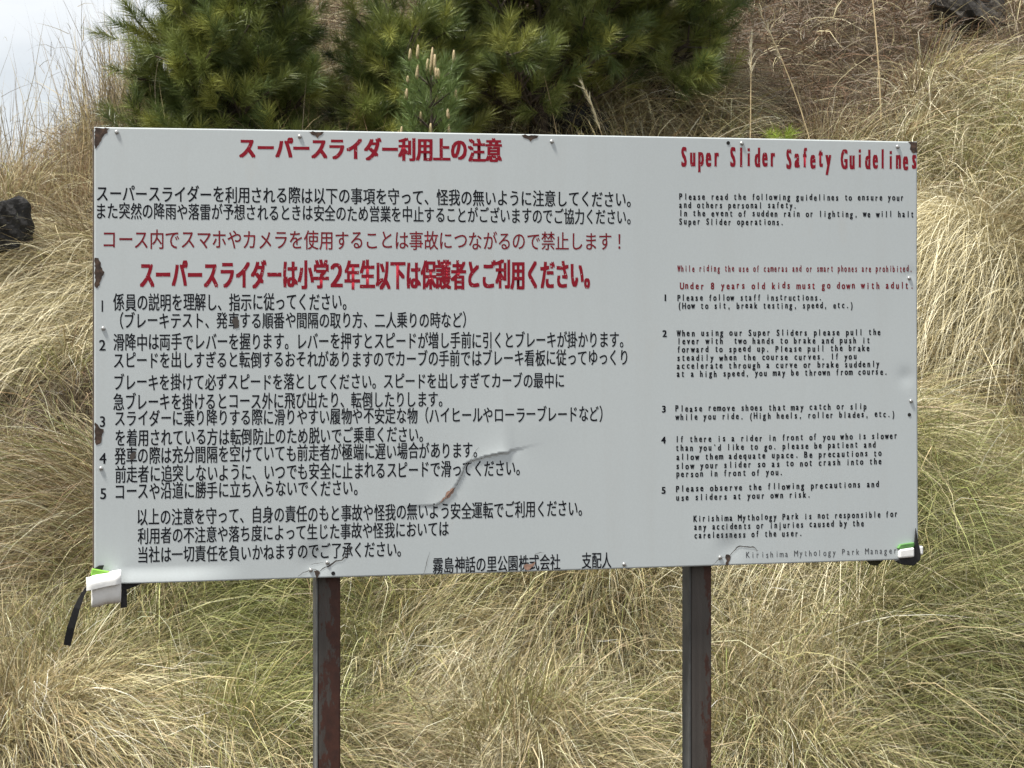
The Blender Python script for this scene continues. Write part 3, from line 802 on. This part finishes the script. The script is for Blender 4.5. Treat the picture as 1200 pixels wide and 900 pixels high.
stalk("thin bent stalk curling left beside the dark hollow", 0.30, 11.5, 0.80, (-0.12, -0.05), 0, 0.004)
stalk("tall stalk leaning left in front of the reddish brown slope", 1.78, 11.7, 1.25, (-0.35, 0.1), 30)
stalk("paired upright stalk left of the yellow green pine tuft", 1.36, 11.7, 1.05, (0.02, 0.1), 50)
stalk("straight stalk rising in front of the boulder", 2.20, 12.2, 1.2, (-0.06, 0.2), 0, 0.006)
stalk("tall bare stalk arching at the right side of the leftmost pine", -1.12, 11.6, 1.25, (0.1, 0.0), 0, 0.004)
stalk("long bare stalk leaning left at the right side of the leftmost pine", -1.05, 11.6, 1.15, (-0.22, 0.0), 0, 0.004)

# ------------------------------------------------------------------ the sign
TLv, TRv = np.array(TL), np.array(TR)
PW = float(np.linalg.norm((TRv - TLv)[:2]))
ES = (TRv - TLv) / PW
NRM = unit(np.cross(ES * np.array([1, 1, 0]), np.array([0, 0, 1.0])))

MAIN = np.array(CRACKS[0])
def crack_field(s, t):
    best = np.full(s.shape, 9.0); sgn = np.ones(s.shape); along = np.zeros(s.shape)
    acc = 0.0
    seg = np.linalg.norm(np.diff(MAIN, axis=0), axis=1); tot = seg.sum()
    for i in range(len(MAIN) - 1):
        a, b = MAIN[i], MAIN[i + 1]; e = b - a; l2 = e @ e
        u = np.clip(((s - a[0]) * e[0] + (t - a[1]) * e[1]) / l2, 0, 1)
        dx = s - (a[0] + u * e[0]); dy = t - (a[1] + u * e[1])
        d = np.hypot(dx, dy)
        cr = e[0] * dy - e[1] * dx
        m = d < best
        best = np.where(m, d, best); sgn = np.where(m, np.sign(cr), sgn); along = np.where(m, (acc + u * seg[i]) / tot, along)
        acc += seg[i]
    return best, sgn, along
def disp(s, t):
    s = np.asarray(s, float); t = np.asarray(t, float)
    d = 0.010 * (1 - ((s - 0.9) / 0.92) ** 2) + 0.0020 * np.sin(2.3 * s + 1.0) * np.sin(4.1 * t + 0.4) + 0.0010 * np.sin(6.1 * s - 3.0 * t)
    dist, sg, al = crack_field(s, t)
    up = sg > 0
    al = np.clip((MAIN[0, 0] - s) / (MAIN[0, 0] - MAIN[-1, 0]), 0, 1)
    amp = 0.0042 * (0.35 + 0.65 * np.exp(-((al - 0.08) / 0.28) ** 2)) * sstep(0, 0.16, al) * sstep(1.0, 0.8, al)
    d = d + np.where(up, amp * (0.45 * np.exp(-dist / 0.014) + 0.55 * np.exp(-dist / 0.055)), -0.0012 * np.exp(-dist / 0.02))
    # buckle running up from the tear
    d = d + 0.0005 * np.exp(-((s - 0.93 - 0.35 * (0.62 - t)) / 0.09) ** 2) * sstep(0.36, 0.60, t) * sstep(0.72, 0.62, t)
    d = d + 0.0065 * sstep(0.905, 0.945, t) * sstep(0.03, 0.08, s) * sstep(0.33, 0.18, s)      # bent bottom edge by the white pad
    for (cs, ct, a, sg_) in ((0.459, 0.905, -0.004, 0.03), (1.372, 0.90, -0.0028, 0.03), (1.79, 0.53, -0.0014, 0.02), (1.80, 0.30, -0.001, 0.015), (1.345, 0.9, 0.001, 0.05)):
        d = d + a * np.exp(-((s - cs) ** 2 + (t - ct) ** 2) / sg_ ** 2)
    return d
def PP(s, t, d=0.0, follow=True):
    s = np.asarray(s, float); t = np.asarray(t, float)
    dd = d + (disp(s, t) if follow else 0.0)
    dd = np.broadcast_to(np.asarray(dd, float), s.shape)
    out = TLv + s[..., None] * ES + dd[..., None] * NRM
    out[..., 2] -= t
    return out

mid = PP(np.array(0.9), np.array(PH), 0, False)
sign = empty("sign_board", (float(mid[0]), float(mid[1]), 0.0))
tag(sign, "large weathered white notice board with Japanese and English rules on two rusty posts", "sign")

def build_panel():
    ns_, nt_ = 600, 312
    s = np.linspace(0, PW, ns_); t = np.linspace(0, PH, nt_)
    S, T = np.meshgrid(s, t)
    r = np.random.default_rng(5)
    front = PP(S, T).reshape(-1, 3)
    back = PP(S, T, -0.0018).reshape(-1, 3)
    i = np.arange(ns_ * nt_).reshape(nt_, ns_)
    q1 = np.stack([i[:-1, :-1], i[1:, :-1], i[1:, 1:], i[:-1, 1:]], -1).reshape(-1, 4)
    o = ns_ * nt_
    q2 = q1[:, ::-1] + o
    rim = np.concatenate([i[0, :], i[1:, -1], i[-1, ::-1][1:], i[::-1, 0][1:]])
    q3 = np.stack([rim[:-1], rim[1:], rim[1:] + o, rim[:-1] + o], -1)
    return link_arrays("panel", np.concatenate([front, back]), np.zeros((0, 3), int), np.concatenate([q1, q2, q3]), M_PANEL, sign, smooth=False)
panel = build_panel()
panel.data.polygons.foreach_set("use_smooth", np.concatenate([np.ones(2 * 599 * 311, bool), np.zeros(len(panel.data.polygons) - 2 * 599 * 311, bool)]))

# glyphs from Blender's own built-in font; heavier styles are struck several times, slightly shifted (dx, dy in em)
STYLE = {'K': (0.0, 0.016, 0.007), 'R': (0.0, 0.010, 0.004), 'RB': (0.0, 0.055, 0.022), 'EK': (0.0, 0.062, 0.030), 'ER': (0.0, 0.052, 0.026), 'ERB': (0.0, 0.088, 0.024), 'EG': (0.0, 0.010, 0.004)}
SMAT = {'K': M_BLACK, 'R': M_DARKRED, 'RB': M_RED, 'EK': M_BLACK, 'ER': M_DARKRED, 'ERB': M_RED, 'EG': M_GREY}
def build_glyphs():
    need = {(ch, STYLE[e[1]][0]) for e in TEXT for ch in e[2] if ch != ' '}
    tmp = {}
    for ch, off in sorted(need):
        cu = bpy.data.curves.new("glyph", 'FONT'); cu.body = ch; cu.offset = off; cu.resolution_u = 3
        ob = bpy.data.objects.new("glyph", cu); COL.objects.link(ob); tmp[(ch, off)] = ob
    bpy.context.view_layer.update()
    dg = bpy.context.evaluated_depsgraph_get()
    out = {}
    for k, ob in tmp.items():
        me = bpy.data.meshes.new_from_object(ob.evaluated_get(dg))
        me.calc_loop_triangles()
        v = np.empty(len(me.vertices) * 3); me.vertices.foreach_get("co", v)
        f = np.empty(len(me.loop_triangles) * 3, dtype=np.int32); me.loop_triangles.foreach_get("vertices", f)
        out[k] = (v.reshape(-1, 3)[:, :2].copy(), f.reshape(-1, 3).copy())
        bpy.data.meshes.remove(me)
    for ob in tmp.values():
        cu = ob.data; bpy.data.objects.remove(ob); bpy.data.curves.remove(cu)
    return out
GLYPH = build_glyphs()

def lay_line(style, text, c):
    """c: panel (s,t) of ink corners: top-left, bottom-left, top-right, bottom-right"""
    off, dx, dy = STYLE[style]
    hits = [(-1, -1), (1, 1), (-1, 1), (1, -1)] + ([(0, 0)] if dx > 0.03 else [])
    latin = style.startswith('E')
    V, T, o = [], [], 0
    n = len(text)
    pieces = []
    for i, ch in enumerate(text):
        if ch == ' ': continue
        v, f = GLYPH[(ch, off)]
        v = v.copy()
        if latin:
            x0, x1 = v[:, 0].min(), v[:, 0].max(); wd = x1 - x0
            tw = 0.80 if ch in "mwMW" else min(0.72, wd * 1.3)
            if ch in "ilI1.,`'()jtfr": tw = min(wd * 1.15, 0.46)
            v[:, 0] = (v[:, 0] - (x0 + x1) / 2) / wd * tw + 0.5 + i
            v[:, 1] = v[:, 1] / 0.682
            if ch in 'acegmnopqrsuvwxyz': v[:, 1] = np.where(v[:, 1] > 0, v[:, 1] * 1.05, v[:, 1])
            if ch == 't': v[:, 1] *= 1.12
        else:
            sh = 0.25 if ch == '！' else (-0.12 if ch == '２' else 0)
            if ch == '２': v[:, 0] = 0.5 + (v[:, 0] - 0.5) * 1.3; sh = 0
            v[:, 0] = v[:, 0] + i + sh
            v[:, 1] = (v[:, 1] + 0.09) / 0.92
        pieces.append((v, f))
    x0 = min(p[0][:, 0].min() for p in pieces); x1 = max(p[0][:, 0].max() for p in pieces)
    if latin: x0, x1 = min(x0, 0.14), max(x1, n - 0.14)
    if latin and n == 1: x0, x1 = pieces[0][0][:, 0].min(), pieces[0][0][:, 0].max()
    tl, bl, tr, br = np.array(c[0:2]), np.array(c[2:4]), np.array(c[4:6]), np.array(c[6:8])
    if n == 1:
        mid_ = (x0 + x1) / 2; half = 0.30 if latin else 0.24
        x0, x1 = mid_ - half, mid_ + half
    for gi, (v, f) in enumerate(pieces):
        u = (v[:, 0] - x0) / (x1 - x0)
        jit = rng.normal(0, 0.012, 2) if not latin else rng.normal(0, 0.03, 2)
        for k, (hx, hy) in enumerate(hits):
            uu = u + hx * dx / (x1 - x0) + jit[0] / max(n, 8)
            vv = v[:, 1] + jit[1] + hy * dy
            P = (bl + (br - bl) * uu[:, None]) * (1 - vv)[:, None] + (tl + (tr - tl) * uu[:, None]) * vv[:, None]
            V.append(PP(P[:, 0], P[:, 1], 0.00022 + 0.00003 * k)); T.append(f + o); o += len(v)
    return np.concatenate(V), np.concatenate(T)

BLOCK = {
 'title': "bold red Japanese heading lettering", 'intro': "two lines of black Japanese introduction", 'camera': "thin red Japanese line forbidding phones and cameras",
 'age': "largest bold red Japanese line about young children", 'r1': "black Japanese rule numbered 1", 'r2': "black Japanese rule numbered 2", 'r3': "black Japanese rule numbered 3",
 'r4': "black Japanese rule numbered 4", 'r5': "black Japanese rule numbered 5", 'closing': "indented black Japanese closing paragraph", 'signature': "black Japanese signature line at the bottom edge",
 'etitle': "tall bold red English heading lettering", 'eintro': "small black English introduction", 'ecamera': "small red English line about cameras and phones",
 'eage': "small red English line about young children", 'er1': "small black English rule numbered 1", 'er2': "small black English rule numbered 2", 'er3': "small black English rule numbered 3",
 'er4': "small black English rule numbered 4", 'er5': "small black English rule numbered 5", 'eclosing': "small black English closing paragraph", 'esignature': "thin grey English signature line"}
for blk, lab in BLOCK.items():
    vs, ts, o = [], [], 0
    style = None
    for e in TEXT:
        if e[0] != blk: continue
        style = e[1]
        v, t = lay_line(e[1], e[2], e[3:]); vs.append(v); ts.append(t + o); o += len(v)
    ob = link_arrays("lettering", np.concatenate(vs), np.concatenate(ts), np.zeros((0, 4), int), SMAT[style], panel)
    ob["label"] = lab

# rust, cracks, screws
def patch(name, poly, mat, parent, d0=0.0006, jag=0.0012, sub=5, thick=0.0004, seed=0):
    r = np.random.default_rng(seed)
    P = np.array(poly); out = []
    for i in range(len(P)):
        a, b = P[i], P[(i + 1) % len(P)]
        m = max(1, int(np.linalg.norm(b - a) / 0.004))
        for j in range(m):
            q = a + (b - a) * j / m
            if j: q = q + r.normal(0, jag, 2)
            out.append(q)
    out = np.array(out); c = out.mean(0); n = len(out)
    out[:, 0] = np.clip(out[:, 0], 0.0002, PW - 0.0002); out[:, 1] = np.clip(out[:, 1], 0.0002, PH - 0.0002)
    rings = [out * f + c * (1 - f) for f in (1.0, 0.66, 0.33)]
    V = np.concatenate([PP(q[:, 0], q[:, 1], d0) for q in rings] + [PP(c[None, 0], c[None, 1], d0)])
    Fc = []
    for k in range(2):
        for i in range(n):
            j = (i + 1) % n
            Fc.append([k * n + i, (k + 1) * n + i, (k + 1) * n + j, k * n + j])
    for i in range(n): Fc.append([2 * n + i, 3 * n, 2 * n + (i + 1) % n])
    return link_mesh(name, V, Fc, mat, parent)
for i, p in enumerate(RUST):
    patch("rust_patch", p, M_SCRAPE if i in (6, 9) else M_RUST, panel, seed=i)

for i, p in enumerate(SMUDGE):
    patch("scuff", p, M_CRACK, panel, d0=0.0007, jag=0.0008, seed=40 + i)
CW = [0.0006, 0.0026, 0.0011, 0.0009, 0.0022, 0.0010, 0.0010, 0.0008, 0.0008]
def crack(poly, width, seed):
    r = np.random.default_rng(seed)
    P = np.array(poly); pts = []
    for i in range(len(P) - 1):
        m = max(2, int(np.linalg.norm(P[i + 1] - P[i]) / 0.005))
        for j in range(m):
            q = P[i] + (P[i + 1] - P[i]) * j / m
            pts.append(q + (r.normal(0, 0.0006, 2) if j else 0))
    pts.append(P[-1]); pts = np.array(pts)
    d = np.gradient(pts, axis=0); nn = unit(np.stack([-d[:, 1], d[:, 0]], -1))
    f = np.linspace(0, 1, len(pts)); wv = width * (0.35 + 0.65 * np.sin(np.pi * np.clip(f, 0.03, 0.97))) * r.uniform(0.6, 1.4, len(pts))
    A = pts + nn * wv[:, None] / 2; B = pts - nn * wv[:, None] / 2
    lift = np.maximum(disp(A[:, 0], A[:, 1]), disp(B[:, 0], B[:, 1])) + 0.0008
    V = np.concatenate([PP(A[:, 0], A[:, 1], lift, False), PP(B[:, 0], B[:, 1], lift, False)])
    n = len(pts)
    link_mesh("crack", V, [[i, i + 1, n + i + 1, n + i] for i in range(n - 1)], M_CRACK, panel)
for i, (p, w_) in enumerate(zip(CRACKS, CW)): crack(p, w_, i)

def disc(name, s, t, r, h, mat, parent, dome=True):
    c = PP(np.array(s), np.array(t)); up = np.array([0, 0, 1.0])
    V, Fc = [], []
    prof = [(r, 0.0002), (r, h * 0.5), (r * 0.72, h * 0.9), (r * 0.3, h)] if dome else [(r, 0.0007), (r * 0.5, 0.0007)]
    m = 14
    for (rr_, dd) in prof:
        for k in range(m):
            a = 2 * math.pi * k / m
            V.append(c + ES * rr_ * math.cos(a) + up * rr_ * math.sin(a) + NRM * dd)
    for i in range(len(prof) - 1):
        for k in range(m):
            Fc.append([i * m + k, i * m + (k + 1) % m, (i + 1) * m + (k + 1) % m, (i + 1) * m + k])
    Fc.append([(len(prof) - 1) * m + k for k in range(m)])
    return link_mesh(name, V, Fc, mat, parent, smooth=dome)
for (s, t) in SCREWS:
    disc("screw", s, t, 0.0045, 0.0035, M_SCREW, panel)
for (s, t) in HOLES:
    disc("screw_hole", s, t, 0.0042, 0, M_HOLE, panel, False)

def box_sd(name, s0, s1, t0, t1, d0, d1, mat, parent, bev=0.003):
    """box in panel coordinates with chamfered long edges; vertical sides true to plumb"""
    import bmesh
    bm = bmesh.new()
    c = []
    for (s, d) in ((s0, d0), (s1, d0), (s1, d1), (s0, d1)):
        for t in (t0, t1):
            p = TLv + s * ES + d * NRM; p = np.array([p[0], p[1], p[2] - t]); c.append(bm.verts.new(p))
    for f in ((0, 2, 3, 1), (2, 4, 5, 3), (4, 6, 7, 5), (6, 0, 1, 7), (1, 3, 5, 7), (6, 4, 2, 0)):
        bm.faces.new([c[i] for i in f])
    bmesh.ops.recalc_face_normals(bm, faces=bm.faces)
    bmesh.ops.bevel(bm, geom=list(bm.edges), offset=bev, segments=2, profile=0.5, affect='EDGES')
    bm.verts.ensure_lookup_table(); bm.verts.index_update()
    V = [tuple(v.co) for v in bm.verts]; Fc = [[v.index for v in f.verts] for f in bm.faces]
    bm.free()
    o = link_mesh(name, V, Fc, mat, parent)
    return o
fr = 0.024
D0, D1 = -0.022, -0.008
rail = []
for (a, b, c_, d_) in ((-0.003, fr, 0.003, PH - 0.003), (PW - fr, PW - 0.003, 0.003, PH - 0.003), (fr + 0.001, PW - fr - 0.001, 0.003, fr), (fr + 0.001, PW - fr - 0.001, PH - fr, PH - 0.003)):
    box_sd("frame_rail", a, b, c_, d_, D0, D1, M_FRAME, sign, 0.002)

def post(s0, s1, mat, flange):
    """square tube: its object origin sits at the foot so the rust follows the post"""
    f0 = TLv + (s0 + s1) / 2 * ES + (-0.05) * NRM
    zfoot = -0.25
    e = unit(ES * np.array([1, 1, 0]))
    hw = (s1 - s0) / 2; dp = 0.027
    ztop = float(f0[2] - 0.06)
    me = bpy.data.meshes.new("post"); o = bpy.data.objects.new("post", me)
    o.parent = sign
    base = Vector((float(f0[0]), float(f0[1]), 0.0))
    o.location = base - sign.location
    import bmesh
    bm = bmesh.new(); c = []
    for (a, d) in ((-hw, dp), (hw, dp), (hw, -dp), (-hw, -dp)):
        for z in (zfoot, ztop):
            c.append(bm.verts.new((a * e[0] + d * NRM[0], a * e[1] + d * NRM[1], z)))
    for f in ((0, 2, 3, 1), (2, 4, 5, 3), (4, 6, 7, 5), (6, 0, 1, 7), (1, 3, 5, 7), (6, 4, 2, 0)):
        bm.faces.new([c[i] for i in f])
    bmesh.ops.recalc_face_normals(bm, faces=bm.faces)
    bmesh.ops.bevel(bm, geom=list(bm.edges), offset=0.004, segments=3, profile=0.5, affect='EDGES')
    bm.to_mesh(me); bm.free()
    me.materials.append(mat)
    COL.objects.link(o)
    # galvanised angle running down the left side of the tube
    V, Fc = [], []
    for (a, d) in ((-hw - 0.0035, dp + 0.001), (-hw - 0.0005, dp + 0.001), (-hw - 0.0005, -dp + 0.002), (-hw - 0.0035, -dp + 0.002)):
        for z in (zfoot, ztop - 0.01):
            V.append((base.x + a * e[0] + d * NRM[0], base.y + a * e[1] + d * NRM[1], z))
    Fc = [(0, 2, 3, 1), (2, 4, 5, 3), (4, 6, 7, 5), (6, 0, 1, 7), (1, 3, 5, 7), (6, 4, 2, 0)]
    link_mesh("side_plate", V, Fc, flange, o)
    return o
pl = post(POSTS[0], POSTS[1], M_POST_L, M_FLANGE); pl["label"] = "post blotched all over with red brown rust"
M_FLANGE_D = simple("dark_grey_post_edge", (0.06, 0.062, 0.062), 0.6, 0.3, 25)
pr = post(POSTS[2], POSTS[3], M_POST_R, M_FLANGE_D); pr["label"] = "dark grey post rusty along one edge"

# ------------------------------------------------------------------ the corner wraps tied to the sign
def slab(name, poly, d0, d1, mat, parent, bev=0.002, skew=0.0):
    """extruded outline in panel coordinates from depth d0 to d1"""
    import bmesh
    bm = bmesh.new()
    P = np.array(poly)
    c = P.mean(0)
    def vv(q, d):
        p = TLv + q[0] * ES + d * NRM; return (p[0], p[1], p[2] - q[1])
    a = [bm.verts.new(vv(q, d0)) for q in P]; b = [bm.verts.new(vv(q, d1)) for q in P]
    n = len(P)
    bm.faces.new(a); bm.faces.new(b[::-1])
    for i in range(n): bm.faces.new([a[i], b[i], b[(i + 1) % n], a[(i + 1) % n]])
    bmesh.ops.recalc_face_normals(bm, faces=bm.faces)
    if bev: bmesh.ops.bevel(bm, geom=list(bm.edges), offset=bev, segments=3, profile=0.5, affect='EDGES', clamp_overlap=True)
    bm.verts.index_update()
    V = [tuple(v.co) for v in bm.verts]; Fc = [[v.index for v in f.verts] for f in bm.faces]
    bm.free()
    return link_mesh(name, V, Fc, mat, parent, smooth=False)

def sheet_along(name, prof, thick, sA, sB, tA, tB, mat, parent, taper=1.0):
    """a thick bent sheet: prof = (depth, down) path, swept from (sA,tA) to (sB,tB)"""
    P = np.array(prof, float)
    # smooth the path
    for _ in range(2):
        Q = [P[0]]
        for i in range(len(P) - 1):
            Q += [P[i] * .75 + P[i + 1] * .25, P[i] * .25 + P[i + 1] * .75]
        Q.append(P[-1]); P = np.array(Q)
    d = np.gradient(P, axis=0); nn = unit(np.stack([-d[:, 1], d[:, 0]], -1)) * thick / 2
    loop = np.concatenate([P + nn, (P - nn)[::-1]]); n = len(loop)
    V = []
    secs = 7
    for k in range(secs):
        f = k / (secs - 1); s = sA + (sB - sA) * f; t = tA + (tB - tA) * f
        sc = 1 + (taper - 1) * f + 0.02 * math.sin(9 * f)
        for (dd, dn) in loop:
            p = TLv + s * ES + (dd * sc) * NRM; V.append((p[0], p[1], p[2] - (t + dn * sc)))
    Fc = []
    for k in range(secs - 1):
        for i in range(n):
            j = (i + 1) % n
            Fc.append([k * n + i, k * n + j, (k + 1) * n + j, (k + 1) * n + i])
    h = n // 2
    for off, fl in ((0, False), ((secs - 1) * n, True)):
        for i in range(h - 1):
            q = [off + i, off + i + 1, off + n - 2 - i, off + n - 1 - i]
            Fc.append(q if fl else q[::-1])
    return link_mesh(name, V, Fc, mat, parent, smooth=True)

def strip(name, path, widths, thick, depth, mat, parent):
    P = np.array(path); d = unit(np.gradient(P, axis=0)); nn = np.stack([-d[:, 1], d[:, 0]], -1)
    A = P + nn * np.array(widths)[:, None] / 2; B = P - nn * np.array(widths)[:, None] / 2
    V = []
    n = len(P)
    for dd in (0, -thick):
        for arr in (A, B):
            for i, q in enumerate(arr):
                p = TLv + q[0] * ES + (depth[i] + dd) * NRM; V.append((p[0], p[1], p[2] - q[1]))
    Fc = []
    for i in range(n - 1):
        Fc += [[i, i + 1, n + i + 1, n + i], [2 * n + i, 3 * n + i, 3 * n + i + 1, 2 * n + i + 1], [i, 2 * n + i, 2 * n + i + 1, i + 1], [n + i, n + i + 1, 3 * n + i + 1, 3 * n + i]]
    Fc += [[0, n, 3 * n, 2 * n], [n - 1, 3 * n - 1, 4 * n - 1, 2 * n - 1][::1]]
    return link_mesh(name, V, Fc, mat, parent)

bl = PP(np.array(0.0), np.array(PH), 0.0, False)
wrapL = empty("corner_wrap", tuple(map(float, bl)))
tag(wrapL, "rolled white foam sheet tied to the lower left sign corner with loose black straps", "foam wrap")
pad = sheet_along("padding", [(-0.030, 0.006), (-0.032, 0.030), (-0.026, 0.052), (-0.004, 0.060), (0.018, 0.054), (0.024, 0.030), (0.026, 0.006), (0.020, -0.004), (0.010, -0.002)], 0.0075, -0.0050, 0.0535, 0.925, 0.916, M_FOAM, wrapL)
sheet_along("flap", [(0.008, -0.007), (0.024, -0.008), (0.0345, -0.002), (0.0335, 0.014)], 0.007, -0.0165, 0.0525, 0.935, 0.9225, M_FOAM, wrapL)
sheet_along("inner_roll", [(-0.020, 0.012), (-0.018, 0.040), (-0.004, 0.048), (0.010, 0.044), (0.014, 0.014)], 0.006, -0.0035, 0.050, 0.925, 0.917, M_FOAM, wrapL)
slab("liner", PADL_GREEN, 0.004, 0.022, M_LIME, wrapL, 0.002)
slab("strap_end", PADL_BLACKTOP, 0.002, 0.008, M_STRAP, wrapL, 0.001)
strip("strap", STRAP_A, [0.006, 0.007, 0.0085, 0.013, 0.0155, 0.015], 0.002, [0.004, 0.006, 0.008, 0.012, 0.010, 0.004], M_STRAP, wrapL)
slab("strap", STRAP_B, -0.007, -0.004, M_STRAP, wrapL, 0.0008)
slab("strap", [(0.054, 0.9385), (0.10, 0.940), (0.083, 0.947), (0.0665, 0.953), (0.054, 0.953)], -0.0065, -0.003, M_STRAP, wrapL, 0.0008)

br = PP(np.array(PW), np.array(PH), 0.0, False)
wrapR = empty("corner_wrap", tuple(map(float, br)))
tag(wrapR, "black cloth wrap with a white block tied over the lower right sign corner", "corner wrap")
slab("cover", R_BLACK, 0.004, 0.010, M_STRAP, wrapR, 0.002)
slab("padding", R_WHITE, 0.003, 0.016, M_FOAM, wrapR, 0.004)
slab("liner", R_GREEN, 0.0035, 0.013, M_DULLGREEN, wrapR, 0.002)
slab("roll_end", R_END, -0.030, 0.009, M_FOAM, wrapR, 0.004)
slab("flap", R_FLAP, -0.030, -0.026, M_OLIVE, wrapR, 0.001)
